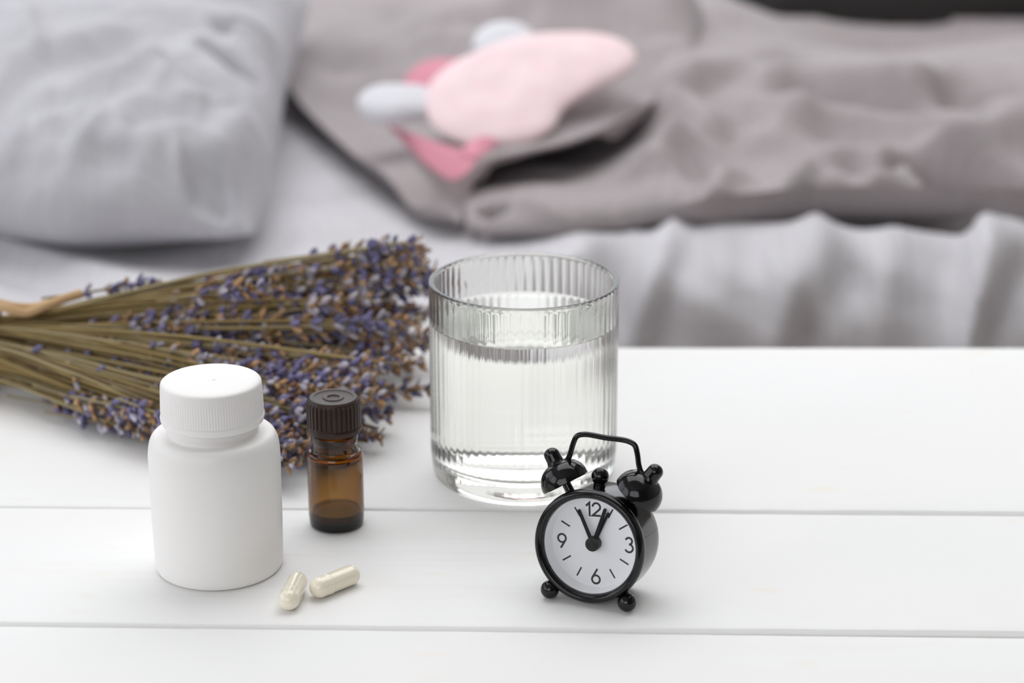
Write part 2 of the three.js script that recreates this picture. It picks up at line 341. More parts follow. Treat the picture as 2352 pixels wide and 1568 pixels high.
// pillow
{
  const xr = -0.160, xl = -0.86, zf = -1.352, zb = -1.95, lo = T + BED;
  const guess = (x, z) => { const P = (e, r) => Math.sqrt(1 - (1 - clamp(e / r)) ** 2); return lo + 0.036 + (0.052 + 0.06 * smooth(-1.40, -1.78, z)) * P(x - xl, 0.3) * P(xr - x, 0.10) * P(zf - z, 0.10) * P(z - zb, 0.3); };
  const folds = foldField(guess, [
    [[475, 115, 1.66], [585, 205, 1.55], -0.012, 0.007, 0.010], [[540, 90, 1.7], [640, 175, 1.6], 0.008, 0.012, 0.012],
    [[420, 470, 1.42], [540, 400, 1.44], 0.014, 0.014, 0.010], [[430, 450, 1.42], [520, 430, 1.43], -0.030, 0.010, 0.010],
    [[40, 300, 1.46], [20, 450, 1.40], 0.004, 0.010, 0.010], [[120, 290, 1.46], [110, 430, 1.40], 0.004, 0.010, 0.008],
    [[215, 300, 1.46], [200, 440, 1.40], 0.0045, 0.010, 0.010], [[290, 330, 1.45], [270, 430, 1.41], 0.004, 0.010, 0.010],
    [[250, 520, 1.385], [380, 400, 1.42], 0.006, 0.010, 0.014], [[560, 300, 1.48], [480, 360, 1.45], 0.005, 0.012, 0.012],
    [[330, 200, 1.53], [520, 330, 1.47], 0.005, 0.018, 0.014], [[20, 190, 1.52], [330, 60, 1.62], 0.004, 0.02, 0.02],
    [[600, 250, 1.52], [560, 390, 1.45], 0.006, 0.009, 0.012], [[60, 20, 1.66], [90, 160, 1.54], 0.003, 0.006, 0.01], [[380, 180], [200, 250], 0.005, 0.016, 0.02], [[500, 60], [640, 130], -0.010, 0.008, 0.012], [[600, 330], [500, 420], 0.006, 0.010, 0.010], [[300, 440], [450, 330], 0.005, 0.010, 0.014],
  ], 2.6);
  const pil = stuffed({
    left: (v) => V(xl + 0.03 * Math.sin(Math.PI * v), 0, lerp(zf, zb, v)), right: (v) => V(xr - 0.022 * v * v - 0.006 * Math.sin(Math.PI * v) - 0.008 * smooth(0.10, 0, v), 0, lerp(zf, zb, v)),
    front: (u) => V(lerp(xl, xr - 0.008, u), 0, zf + 0.012 * Math.sin(Math.PI * u) - 0.012 * smooth(0.9, 1, u) - 0.05 * smooth(0.86, 0.68, u)), back: (u) => V(lerp(xl, xr, u), 0, zb + 0.02 * Math.sin(Math.PI * u)),
    under: 0.7, nu: 300, nv: 260, R: [0.3, 0.10, 0.10, 0.3],
    top: (x, z) => lo + 0.088 + 0.06 * smooth(-1.40, -1.78, z),
    seam: (x, z) => lo + 0.036 + 0.025 * smooth(-1.43, -1.62, z) - 0.016 * smooth(-0.24, -0.18, x) * smooth(-1.46, -1.38, z),
    bottom: () => lo + 0.002,
    ripple: (x, z, f) => {
      const a = 0.008 * noise(x * 14 + z * 6, z * 9, 2) + 0.007 * ridge(x * 20 + z * 16, z * 11 - x * 7, 4) * smooth(-1.75, -1.5, z) + 0.0016 * noise(x * 55 - z * 20, z * 60, 6);
      const edge = smooth(0.14, 0.0, xr - x) * 0.009 * ridge(z * 16 + x * 6, x * 5, 7) + smooth(-1.53, -1.40, z) * 0.008 * ridge(x * 22 + z * 8, z * 5, 9);
      return a + edge + folds(x, z);
    },
  });
  tag(obj('pillow', pil, fabric(LIN.pillow)), 'plump light grey linen pillow lying on the bed at the left', 'pillow');
}

// duvet: the big rumpled body and the flap folded over it that carries the mask
const bodyTop = plate([
  [1080, 455, 1.455], [1200, 440, 1.455], [1300, 432, 1.455], [1420, 425, 1.455], [1300, 410, 1.49], [1200, 420, 1.49], [1250, 380, 1.56], [1350, 380, 1.54], [1440, 330, 1.56], [1300, 360, 1.6], [1150, 400, 1.54],
  [1560, 405, 1.43], [1560, 300, 1.50], [1540, 200, 1.60], [1560, 110, 1.70], [1500, 330, 1.5],
  [1700, 408, 1.455], [1700, 350, 1.50], [1700, 250, 1.57], [1700, 150, 1.67], [1700, 118, 1.75],
  [1850, 392, 1.455], [1850, 330, 1.50], [2000, 380, 1.455], [2000, 300, 1.52], [2000, 200, 1.60], [2000, 150, 1.7], [2000, 120, 1.77],
  [2200, 375, 1.455], [2170, 330, 1.49], [2200, 210, 1.58], [2200, 112, 1.77],
  [2352, 412, 1.44], [2352, 385, 1.46], [2352, 330, 1.50], [2352, 200, 1.58], [2352, 96, 1.77], [2700, 405, 1.44], [2700, 200, 1.58], [2700, 96, 1.77],
  [1300, 120, 1.76], [1100, 300, 1.68], [1000, 200, 1.78],
  [1500, 60, 1.84], [1700, 20, 1.88], [1500, -20, 1.95], [1300, -30, 1.95], [2000, 150, 1.87], [2300, 150, 1.87],
].map((p) => flat(atDepth(...p))), 2e-5);
const flapTop = plate([
  [720, 205, 1.8], [800, 150, 1.77], [900, 100, 1.78], [1000, 30, 1.8], [850, 285, 1.66], [950, 375, 1.55], [1010, 300, 1.585], [1030, 420, 1.5], [1095, 380, 1.49],
  [1110, 322, 1.525], [1200, 316, 1.515], [1300, 292, 1.525], [1100, 215, 1.6], [1200, 110, 1.66], [1300, 230, 1.575], [1400, 190, 1.6], [1400, 262, 1.54],
  [1480, 215, 1.61], [1450, 110, 1.68], [1300, 65, 1.70], [1300, 0, 1.8], [1600, 40, 1.8], [700, 90, 1.95], [645, 40, 2.1], [800, 0, 2.1], [1000, -30, 2.0], [1500, -40, 2.0], [1120, 90, 1.70],
].map((p) => flat(atDepth(...p))), 2e-5);
const bodyFolds = foldField(bodyTop, [
  [[1550, 325], [1660, 415], -0.008, 0.010, 0.020], [[1530, 500], [1610, 435], -0.007, 0.010, 0.008], [[1600, 500], [1690, 410], 0.008, 0.012, 0.012],
  [[1590, 215], [1700, 165], -0.008, 0.016, 0.012], [[1800, 140], [1560, 195], 0.006, 0.022, 0.020],
  [[1810, 205], [2120, 240], -0.014, 0.020, 0.016], [[1750, 180], [2180, 195], 0.009, 0.024, 0.020], [[1700, 255], [2150, 285], 0.007, 0.020, 0.020],
  [[2160, 190], [2420, 250], -0.018, 0.030, 0.022], [[1840, 290], [2250, 312], -0.009, 0.020, 0.018], [[2250, 285], [2420, 300], 0.010, 0.02, 0.02],
  [[2100, 330], [2420, 432], -0.045, 0.010, 0.034], [[2150, 325], [2450, 335], 0.014, 0.022, 0.016],
  [[1860, 375], [1990, 440], -0.012, 0.010, 0.014], [[1950, 345], [2050, 410], -0.010, 0.014, 0.016], [[2000, 430], [2110, 365], 0.012, 0.014, 0.014], [[1830, 440], [1880, 380], 0.010, 0.012, 0.012],
  [[1540, 235], [1650, 300], 0.007, 0.018, 0.014], [[1750, 340], [1860, 265], 0.008, 0.018, 0.02], [[1420, 80], [1560, 105], -0.008, 0.025, 0.02],
  [[1110, 490], [1150, 478], -0.022, 0.006, 0.006], [[1180, 475], [1400, 500], 0.004, 0.008, 0.008], [[1560, 300], [1480, 400], 0.010, 0.02, 0.016],
], 1.8);
const flapFolds = foldField(flapTop, [
  [[735, 165], [850, 152], -0.006, 0.016, 0.014], [[880, 55], [1070, 112], 0.007, 0.020, 0.018], [[1200, 40], [1010, 45], -0.010, 0.020, 0.02], [[860, 10], [960, 70], -0.006, 0.016, 0.02],
  [[760, 90], [900, 110], 0.006, 0.02, 0.02], [[1060, 430], [1110, 385], -0.006, 0.006, 0.010], [[1400, 300], [1470, 240], -0.006, 0.006, 0.010], [[1250, 72], [1560, 66], -0.010, 0.03, 0.02], [[1180, 15], [1600, 18], 0.02, 0.03, 0.03], [[1500, 60], [1640, 10], 0.012, 0.03, 0.03],
], 1.3);
const cloth = (x, z) => 0.007 * noise(x * 7 + z * 3, z * 12, 12) + 0.0028 * noise(x * 19 - z * 9, z * 26, 15) + 0.001 * noise(x * 60, z * 60, 17);
{
  const duvet = thing('duvet', 'dark warm grey rumpled duvet heaped on the bed under the pink sleep mask', 'duvet');
  const m = fabric(LIN.duvet), lo = T + BED;
  const fr = curve([...on([[1070, 528], [1130, 540], [1250, 541], [1400, 531]], BED + 0.008), ...on([[1500, 500]], BED + 0.016), ...on([[1640, 462], [1900, 440], [2352, 446]], BED + 0.03), V(0.62, 0, -1.42)]);
  const p0 = fr(0), p1 = fr(1);
  part('duvet_body', stuffed({
    front: fr, back: curve([V(-0.06, 0, -2.0), V(0.2, 0, -2.02), V(0.66, 0, -2.0)]),
    left: curve([p0, V(-0.06, 0, -2.0)]), right: curve([p1, V(0.66, 0, -2.0)]),
    under: 1.3, nu: 280, nv: 220, R: [0.03, 0.05, 0.035, 0.08], top: bodyTop, seam: (x) => lo + 0.012 + 0.022 * smooth(0.07, 0.14, x), bottom: () => lo + 0.002,
    ripple: (x, z) => bodyFolds(x, z) + cloth(x, z),
  }), m, duvet);
  const lip = [[1062, 505, 1.452], [1080, 440, 1.463], [1115, 375, 1.472], [1200, 348, 1.478], [1300, 326, 1.49], [1400, 288, 1.512], [1480, 243, 1.555], [1525, 212, 1.62]].map((p) => atDepth(...p));
  const lf = [...on([[1062, 510]], BED + 0.012), ...on([[1000, 474], [900, 416], [830, 366], [760, 308], [696, 245], [662, 190], [640, 130]], BED + 0.022), V(-0.33, T + BED, -2.5)];
  const back = [V(-0.33, lo, -2.5), V(0.0, lo + 0.04, -2.55), V(0.2, lo + 0.06, -2.3)];
  const rt = [lip[lip.length - 1], atDepth(1600, 110, 1.75), V(0.2, lo + 0.06, -2.3)];
  const seam = plate([...lip, ...lf, ...back, ...rt].map(flat), 1e-4);
  const edge = (l) => curve(l);
  part('duvet_flap', stuffed({
    front: edge([lf[0], ...lip.slice(1)]), back: edge(back), left: edge(lf), right: edge(rt),
    under: 1.5, nu: 260, nv: 280, R: [0.085, 0.05, 0.022, 0.05], top: flapTop, seam: (x, z) => seam(x, z), bottom: (x, z) => Math.max(lo + 0.002, seam(x, z) - 0.006),
    ripple: (x, z) => flapFolds(x, z) + 0.7 * cloth(x + 3, z),
  }), m, duvet);
}
// dark cloth added behind, its black colour stands in for deep shade
{
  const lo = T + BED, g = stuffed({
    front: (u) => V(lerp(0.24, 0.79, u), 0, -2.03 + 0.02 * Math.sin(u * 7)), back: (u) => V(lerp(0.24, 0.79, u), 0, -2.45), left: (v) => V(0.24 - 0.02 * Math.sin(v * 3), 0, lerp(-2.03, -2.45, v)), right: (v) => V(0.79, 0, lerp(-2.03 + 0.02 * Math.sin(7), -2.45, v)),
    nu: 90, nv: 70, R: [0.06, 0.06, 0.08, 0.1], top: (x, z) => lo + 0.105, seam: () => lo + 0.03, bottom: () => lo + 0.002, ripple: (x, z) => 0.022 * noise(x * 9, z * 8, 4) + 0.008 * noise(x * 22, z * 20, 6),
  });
  tag(obj('shade_cloth', g, std(lin(0.02, 0.018, 0.017), 0.95)), 'nearly black cloth added for the deep shade behind the duvet at the top right corner', 'shade_cloth');
}

// ---------------------------------------------------------------- sleep mask
{
  const mask = thing('sleep_mask', 'pale pink plush sleep mask with whitish ears and darker pink strap lying on the duvet', 'sleep mask');
  const base = atDepth(1180, 322, 1.515), n = V(-0.02, 0.84, 0.54).normalize();
  const onPlane = (px, py, lift = 0) => { const r = sight(px, py), o = V(0, T + EYE, 0), b = base.clone().addScaledVector(n, lift); return o.clone().addScaledVector(r, b.clone().sub(o).dot(n) / r.dot(n)); };
  function cushion(outline, thick, lift, mid) {          // puffed cloth over a closed outline
    const pts = outline.map((p) => onPlane(p[0], p[1], lift)), c = new THREE.CatmullRomCurve3(pts, true, 'centripetal'), N = 120, K = 26, ce = onPlane(mid[0], mid[1], lift);
    const ring = Array.from({ length: N }, (_, i) => c.getPoint(i / N));
    const half = (s) => grid(N, K, (u, v) => {
      const q = ring[Math.round(u * N) % N], t = Math.sin(v * Math.PI / 2), h = thick * Math.sqrt(Math.max(0, 1 - t ** 3.2));
      const p = ce.clone().lerp(q, t); p.addScaledVector(n, s * h + (s > 0 ? 0.0022 * noise(p.x * 45, p.z * 45, 3) * (1 - t ** 4) : 0)); return p;
    }, true, s < 0);
    return merge([half(1), half(-1)]);
  }
  const plush = phys(0xffffff, 0.95, { map: dataTexture(256, 256, (u, v) => { const k = 0.5 + 0.5 * noise(u * 9, v * 9, 2); return [244, lerp(212, 228, k), lerp(218, 228, k)]; }), sheen: 0.3, sheenColor: lin(0.9, 0.75, 0.78), sheenRoughness: 0.5 });
  part('face_pad', cushion([[978, 240], [990, 190], [1035, 150], [1090, 122], [1150, 100], [1215, 82], [1290, 76], [1370, 78], [1425, 92], [1458, 118], [1456, 150], [1420, 180], [1370, 205], [1320, 232], [1292, 256], [1272, 292], [1230, 318], [1165, 332], [1090, 334], [1030, 314], [990, 282]], 0.0085, 0.012, [1200, 200]), plush, mask);
  const earM = phys(lin(0.74, 0.74, 0.78), 0.95, { sheen: 0.5, sheenColor: lin(0.8, 0.8, 0.82), sheenRoughness: 0.5 });
  part('ear', cushion([[820, 246], [832, 216], [872, 200], [930, 199], [985, 206], [1000, 236], [985, 262], [945, 272], [900, 280], [850, 274]], 0.008, 0.006, [905, 236]), earM, mask).userData.label = 'whitish ear nearest the pillow';
  part('ear', cushion([[1086, 112], [1098, 76], [1140, 56], [1190, 58], [1222, 78], [1215, 108], [1160, 124], [1110, 126]], 0.008, 0.004, [1152, 90]), earM, mask).userData.label = 'whitish ear on the far side';
  const pink = std(lin(0.74, 0.30, 0.38), 0.7, { side: THREE.DoubleSide });
  function ribbon(a, b) {                                 // band between two edges, 1.6 mm thick
    const ca = curve(a.map((p) => atDepth(...p))), cb = curve(b.map((p) => atDepth(...p))), N = 60, K = 8;
    const mid = (u, v) => ca(u).lerp(cb(u), v);
    const nor = (u, v) => { const e = 1e-3, d1 = mid(Math.min(1, u + e), v).sub(mid(Math.max(0, u - e), v)), d2 = mid(u, 1).sub(mid(u, 0)); return d1.cross(d2).normalize(); };
    return merge([1, -1].map((s) => grid(N, K, (u, v) => mid(u, v).addScaledVector(nor(u, v), s * 0.0008 * Math.sqrt(Math.max(0, 1 - (2 * v - 1) ** 4))), false, s < 0)));
  }
  part('strap', merge([
    ribbon([[895, 286, 1.555], [930, 300, 1.53], [990, 322, 1.505], [1050, 340, 1.475], [1082, 346, 1.46], [1098, 334, 1.465], [1112, 326, 1.48]],
      [[898, 296, 1.555], [930, 330, 1.53], [980, 378, 1.49], [1038, 413, 1.455], [1066, 402, 1.445], [1092, 372, 1.45], [1120, 340, 1.475]]),
    ribbon([[1060, 342, 1.465], [1085, 322, 1.468], [1112, 312, 1.475], [1140, 318, 1.485]], [[1078, 360, 1.452], [1104, 356, 1.455], [1126, 346, 1.465], [1142, 326, 1.48]]),
    ribbon([[925, 190, 1.66], [945, 160, 1.665], [985, 138, 1.67], [1060, 134, 1.67]], [[938, 200, 1.65], [968, 206, 1.645], [1010, 200, 1.645], [1060, 180, 1.65]]),
  ]), pink, mask).userData.label = 'darker pink elastic strap';
}

// ---------------------------------------------------------------- white pill bottle
{
  const b = thing('pill_bottle', 'white plastic pill bottle with ribbed screw cap, the largest bottle on the table', 'pill bottle', [-0.1131, T, -0.7665]);
  const white = phys(lin(0.89, 0.872, 0.855), 0.45);
  part('bottle_body', latheCreased([[0, 0.0008], [0.0205, 0.0008], [0.0215, 0, 0.0006], [0.0245, 0.0004, 0.0034], [0.0249, 0.02], [0.0250, 0.0556, 0.0105], [0.0172, 0.0556, 0.0016], [0.0170, 0.0572], [0.0170, 0.066], [0, 0.066]], 160, 14, 0.5), white, b);
  // cap: ribbed skirt, tamper band
  const N = 116, prof = profile([[0.0193, 0.0632, 0], [0.01935, 0.0650], [0.0191, 0.0735], [0.0189, 0.0765, 0.0044], [0.014, 0.0768], [0.0, 0.0768]], 10);
  const seg = N * 6;
  const cap = grid(seg, prof.length - 1, (u, v) => {
    const [r0, y] = prof[Math.round(v * (prof.length - 1))], a = u * Math.PI * 2;
    const k = smooth(0.0634, 0.0640, y) * smooth(0.0738, 0.0722, y), r = r0 + 0.00009 * k * (Math.abs(((u * N) % 1) - 0.5) < 0.27 ? 1 : -0.4) * (r0 > 0.018 ? 1 : 0);
    return V(Math.sin(a) * r, y, Math.cos(a) * r);
  }, true);
  const dot = new THREE.SphereGeometry(0.0009, 16, 8).scale(1, 0.25, 1).translate(0.001, 0.0768, 0.001);
  part('cap', merge([cap, dot]), white, b);
  part('tamper_band', latheCreased([[0.0172, 0.0602], [0.0190, 0.0600, 0.0006], [0.0195, 0.0612, 0.0005], [0.0197, 0.0628, 0.0004], [0.0191, 0.0635]], 160, 5, 0.5), white, b);
}

// ---------------------------------------------------------------- amber bottle
{
  const pos = [-0.0707, T, -0.8052];
  const b = thing('amber_bottle', 'small amber glass bottle with ribbed dark brown cap, beside the white pill bottle', 'bottle', pos);
  const glass = phys(0xffffff, 0.02, { transmission: 1, thickness: 0.002, ior: 1.5, attenuationColor: lin(0.39, 0.222, 0.055), attenuationDistance: 0.0020 });
  part('bottle_body', latheCreased([[0, 0.0006], [0.0085, 0.0004], [0.0108, 0.0004, 0.0016], [0.0112, 0.006], [0.0112, 0.0318, 0.003], [0.0090, 0.0328, 0.0008], [0.0088, 0.0355, 0.0006], [0.0093, 0.0372, 0.0006], [0.0094, 0.0395, 0.0006], [0.0082, 0.0402], [0.0080, 0.0485], [0.0066, 0.0485],
    [0.0066, 0.036, 0.001], [0.0072, 0.0312, 0.001], [0.0098, 0.0295, 0.002], [0.0099, 0.006], [0.0096, 0.0032, 0.002], [0, 0.0026]], 96, 7, 0.5), glass, b);
  const brown = phys(lin(0.034, 0.0175, 0.0125), 0.42, { specularIntensity: 0.7 });
  const N = 34, prof = profile([[0.0101, 0.0408, 0.0003], [0.0108, 0.0408, 0.0005], [0.0110, 0.0428, 0.0004], [0.0103, 0.0436, 0.0002], [0.0102, 0.0500], [0.0101, 0.0541, 0.0010], [0.0095, 0.0546, 0.0004], [0.0094, 0.0549, 0.0002], [0.0078, 0.0549, 0.0002], [0.0076, 0.0546, 0.0002], [0.0044, 0.0545], [0.0040, 0.0549, 0.0003], [0.0026, 0.0549, 0.0003], [0.0022, 0.0544], [0, 0.0543]], 5);
  part('cap', toCreasedNormals(grid(N * 10, prof.length - 1, (u, v) => {
    const [r0, y] = prof[Math.round(v * (prof.length - 1))], a = u * Math.PI * 2;
    const k = smooth(0.0434, 0.0440, y) * smooth(0.0538, 0.0529, y), w = Math.abs(((u * N) % 1) - 0.5) * 2;
    return V(Math.sin(a) * (r0 + (r0 > 0.0095 ? 0.0007 * k * smooth(0.85, 0.55, w) : 0)), y, Math.cos(a) * (r0 + (r0 > 0.0095 ? 0.0007 * k * smooth(0.85, 0.55, w) : 0)));
  }, true), 0.7), brown, b);
  const oil = phys(0xffffff, 0.02, { transmission: 1, thickness: 0.01, ior: 1.45, attenuationColor: lin(0.60, 0.52, 0.42), attenuationDistance: 0.0035 });
  const o = obj('oil', latheCreased([[0, 0.0024], [0.0097, 0.0031, 0.0012], [0.01, 0.0073, 0.0006], [0.0094, 0.0067], [0, 0.0066]], 96, 6, 0.6), oil);
  o.position.set(...pos);
  tag(o, 'dark oil pooled in the bottom of the small amber bottle', 'oil');
}

// ---------------------------------------------------------------- ribbed glass of water
{
  const pos = [0.0049, T, -0.8575], R = 0.0394, H = 0.0868, N = 64;
  const g = thing('drinking_glass', 'clear ribbed drinking glass with a smooth round rim standing behind the alarm clock', 'glass', pos);
  // glass against air, glass against water, water against air: each boundary is one surface with its own ratio of indices
  const glass = phys(lin(0.972, 0.976, 0.93), 0.0, { transmission: 1, thickness: 0.003, ior: 1.5 });
  const wetted = phys(0xffffff, 0.0, { transmission: 1, thickness: 0.003, ior: 1.5 / 1.333 });
  const ri = R - 0.0026, wl = 0.0690;
  const shell = (list, ribbed) => {
    const prof = profile(list, 9);
    return toCreasedNormals(grid(N * 10, prof.length - 1, (u, v) => {
      const [r0, y] = prof[Math.round(v * (prof.length - 1))], a = u * Math.PI * 2;
      const k = ribbed && r0 > R - 0.0011 ? smooth(0.006, 0.012, y) * smooth(0.0852, 0.0838, y) : 0;
      const r = r0 - 0.00018 * k * (1 - Math.abs(Math.sin(u * N * Math.PI)));
      return V(Math.sin(a) * r, y, Math.cos(a) * r);
    }, true), 0.9);
  };
  const outside = shell([[0, 0.0009], [0.022, 0.0007], [0.030, 0.0003, 0.003], [R - 0.001, 0.0003, 0.0085], [R, 0.014], [R, 0.040], [R, 0.060], [R, 0.0838], [R, 0.0853], [R + 0.0001, H, 0.0017], [ri, H, 0.0013], [ri, 0.080], [ri, wl + 0.0008]], true);
  const inside = shell([[ri, wl + 0.0008], [ri, 0.050], [ri, 0.018], [ri - 0.001, 0.0085, 0.006], [0.024, 0.0075], [0, 0.0072]], false);
  part('tumbler', mergeGeometries([outside, inside], true), [glass, wetted], g);
  const water = phys(0xffffff, 0.0, { transmission: 1, thickness: 0.05, ior: 1.333 });
  const w = obj('water', lathe([[ri, wl + 0.0008], [ri - 0.0004, wl + 0.00035], [ri - 0.0012, wl + 0.0001], [ri - 0.0026, wl], [0.02, wl], [0, wl]], 160), water);
  w.position.set(...pos);
  tag(w, 'clear still water filling most of the ribbed glass', 'water');
}

// ---------------------------------------------------------------- capsules
{
  const shell = phys(lin(0.90, 0.83, 0.68), 0.22, { clearcoat: 0.6, clearcoatRoughness: 0.12 });
  const r = 0.0040, L = 0.0228;
  const round = (rad, y, dir) => Array.from({ length: 15 }, (_, q) => { const a = q / 14 * Math.PI / 2; return [rad * Math.cos(a), y + dir * rad * Math.sin(a)]; });
  const body = lathe([...round(r - 0.00015, -L / 2 + r, -1).reverse(), [r - 0.00015, -0.004], [r - 0.00015, 0.005]], 56).rotateZ(-Math.PI / 2);
  const top = lathe([[r - 0.0003, 0.0030], [r - 0.00005, 0.0030], [r + 0.0001, 0.0032], [r + 0.00012, 0.0036], [r + 0.0001, 0.0040], [r, 0.0043], [r, 0.006], ...round(r, L / 2 - r, 1)], 56).rotateZ(-Math.PI / 2);
  const build = (label, a, b, roll) => {
    const p = atHeight(...a, r), q = atHeight(...b, r), t = thing('capsule', label, 'capsule', [(p.x + q.x) / 2, T + r, (p.z + q.z) / 2], 'cream capsules beside the pill bottle');
    t.rotation.set(roll, Math.atan2(-(q.z - p.z), q.x - p.x), 0, 'YXZ');
    part('capsule_body', body, shell, t); part('capsule_cap', top, shell, t);
    return t;
  };
  build('cream capsule nearest the white pill bottle, its round end pointing at the viewer', [684, 1335], [663, 1378], 0.4);
  build('cream capsule farther from the pill bottle, lying sideways', [806, 1320], [733, 1349], 1.2);
}

// ---------------------------------------------------------------- alarm clock
{
  const c = thing('alarm_clock', 'small black twin bell alarm clock with white dial', 'alarm clock', [0.0288, T + 0.0224, -0.7352]);
  const rad = THREE.MathUtils.degToRad;
  c.rotation.set(rad(-9), rad(-23), 0, 'YXZ'); c.scale.setScalar(0.97);
  const DIAL = rad(6);                                     // the printed dial sits a little turned in the case
  c.updateMatrixWorld(true);
  const local = (p) => c.worldToLocal(p.clone());
  const black = phys(lin(0.005, 0.005, 0.006), 0.11, { specularIntensity: 0.8 });
  const face = (g) => g.rotateX(Math.PI / 2);              // lathe axis y -> z
  part('case', face(latheCreased([[0, -0.0215], [0.0185, -0.0215, 0.001], [0.0210, -0.0205, 0.0015], [0.0216, -0.015], [0.0216, -0.001], [0.0188, -0.001], [0.0188, -0.0062], [0, -0.0062]], 128, 5, 0.5)), black, c);
  part('bezel', face(lathe(Array.from({ length: 33 }, (_, i) => { const a = i / 32 * Math.PI * 2; return [0.0205 + 0.0018 * Math.cos(a), 0.0002 + 0.0026 * Math.sin(a)]; }), 160)), black, c);
  const whiteD = std(lin(0.72, 0.73, 0.76), 0.5);
  part('dial_ring', face(lathe([[0.0187, -0.0002], [0.0176, -0.0052], [0.0174, -0.0054]], 128)), std(lin(0.92, 0.93, 0.95), 0.45, { side: THREE.DoubleSide }), c);
  // printed dial
  const S = 1024, cv = document.createElement('canvas'); cv.width = cv.height = S;
  const x = cv.getContext('2d'), mm = S / 36;
  x.fillStyle = '#e3e4e8'; x.fillRect(0, 0, S, S);
  x.translate(S / 2, S / 2); x.scale(mm, mm);
  x.strokeStyle = '#17171a'; x.lineWidth = 0.62; x.lineCap = 'butt';
  for (const h of [1, 2, 4, 5, 7, 8, 10, 11]) { const a = h * Math.PI / 6, s = Math.sin(a), k = -Math.cos(a); x.beginPath(); x.moveTo(s * 11.6, k * 11.6); x.lineTo(s * 15.6, k * 15.6); x.stroke(); }
  x.lineWidth = 0.78; x.lineJoin = 'miter';
  const stroke = (f) => { x.beginPath(); f(); x.stroke(); };
  // 12
  stroke(() => { x.moveTo(-3.2, -14.3); x.lineTo(-1.75, -15.6); x.lineTo(-1.75, -10.3); });
  stroke(() => { x.arc(1.05, -14.0, 1.55, Math.PI * 1.02, Math.PI * 2.18); x.lineTo(-0.55, -10.65); x.lineTo(2.75, -10.65); });
  // 6 and 9
  stroke(() => { x.arc(0, 14.5, 1.6, 0, Math.PI * 2); }); stroke(() => { x.moveTo(-1.35, 13.6); x.lineTo(0.75, 10.3); });
  stroke(() => { x.arc(-13.5, -1.0, 1.6, 0, Math.PI * 2); }); stroke(() => { x.moveTo(-12.15, -0.1); x.lineTo(-14.1, 2.9); });
  // 3
  stroke(() => { x.arc(13.9, -1.45, 1.3, Math.PI * 1.1, Math.PI * 2.47); }); stroke(() => { x.arc(13.9, 1.35, 1.55, Math.PI * 1.5, Math.PI * 2.9); });
  const ct = new THREE.CanvasTexture(cv); ct.colorSpace = THREE.SRGBColorSpace; ct.anisotropy = 8;
  part('dial', new THREE.CircleGeometry(0.0178, 96).translate(0, 0, -0.0054), std(0xffffff, 0.5, { map: ct }), c).rotation.z = DIAL;
  { const dg = c.children[c.children.length - 1].geometry, P = dg.attributes.position, U = dg.attributes.uv; for (let i = 0; i < P.count; i++) U.setXY(i, 0.5 + P.getX(i) / 0.036, 0.5 + P.getY(i) / 0.036); }
  // hands
  const hand = (len, w, ang0, z, ang = ang0 - DIAL) => { const s = new THREE.Shape(); s.moveTo(-w / 2, -0.001); s.lineTo(w / 2, -0.001); s.lineTo(w * 0.42, len - w * 0.3); s.quadraticCurveTo(0, len + w * 0.25, -w * 0.42, len - w * 0.3); s.closePath(); return new THREE.ExtrudeGeometry(s, { depth: 0.0004, bevelEnabled: true, bevelSize: 0.0001, bevelThickness: 0.0001, bevelSegments: 1 }).translate(0, 0, z).rotateZ(-ang); };
  const matte = phys(lin(0.004, 0.004, 0.005), 0.4, { specularIntensity: 0.6 });
  part('hand', hand(0.0143, 0.0013, rad(-22), -0.0034), matte, c);
  part('hand', hand(0.0150, 0.0013, rad(21), -0.0040), matte, c);
  part('hand', hand(0.0138, 0.0010, rad(27), -0.0047), matte, c);
  part('hub', face(latheCreased([[0, -0.0054], [0.0028, -0.0054], [0.0028, -0.0022, 0.0003], [0.0017, -0.0018, 0.0003], [0.0015, -0.0014, 0.0003], [0, -0.0014]], 48, 4, 0.5)), matte, c);
  part('lens', new THREE.CircleGeometry(0.0187, 96).translate(0, 0, 0.0004), phys(0xffffff, 0.03, { transmission: 1, thickness: 0, ior: 1.45, specularIntensity: 0.3 }), c);
  // bells with posts and knobs
  for (const s of [-1, 1]) {
    const m = new THREE.Matrix4().makeTranslation(s * 0.0145 - 0.0004, 0.0203, -0.0095).multiply(new THREE.Matrix4().makeRotationZ(-s * rad(33)));
    const outer = new THREE.SplineCurve([[0.0096, 0.0006], [0.0094, 0.0026], [0.0085, 0.0050], [0.0066, 0.0072], [0.0040, 0.0085], [0.0018, 0.0090], [0, 0.0091]].map((p) => new THREE.Vector2(...p))).getPoints(40).map((p) => [Math.max(0, p.x), p.y]);
    const inner = [...outer].reverse().map(([r, y]) => [r * 0.92, y - 0.0008]).filter((p) => p[1] > 0.0003);
    const dome = toCreasedNormals(lathe([[0.0088, 0.0001], [0.0093, 0], [0.0096, 0.0003], ...outer, ...inner, [0.0088, 0.0001]], 72), 0.6);
    part('bell', dome.applyMatrix4(m), black, c);
    part('knob', latheCreased([[0.0036, 0.0086], [0.0032, 0.0096, 0.0006], [0.0031, 0.0120], ...[0, 1, 2, 3, 4, 5, 6, 7, 8].map((q) => [0.0031 * Math.cos(q * Math.PI / 16), 0.0123 + 0.0027 * Math.sin(q * Math.PI / 16)])], 40, 12, 0.7).applyMatrix4(m), black, c);
    part('post', latheCreased([[0, -0.0055], [0.0018, -0.0055], [0.0017, 0.004], [0.0017, 0.0082], [0, 0.0082]], 32, 3, 0.5).applyMatrix4(m), black, c);
  }
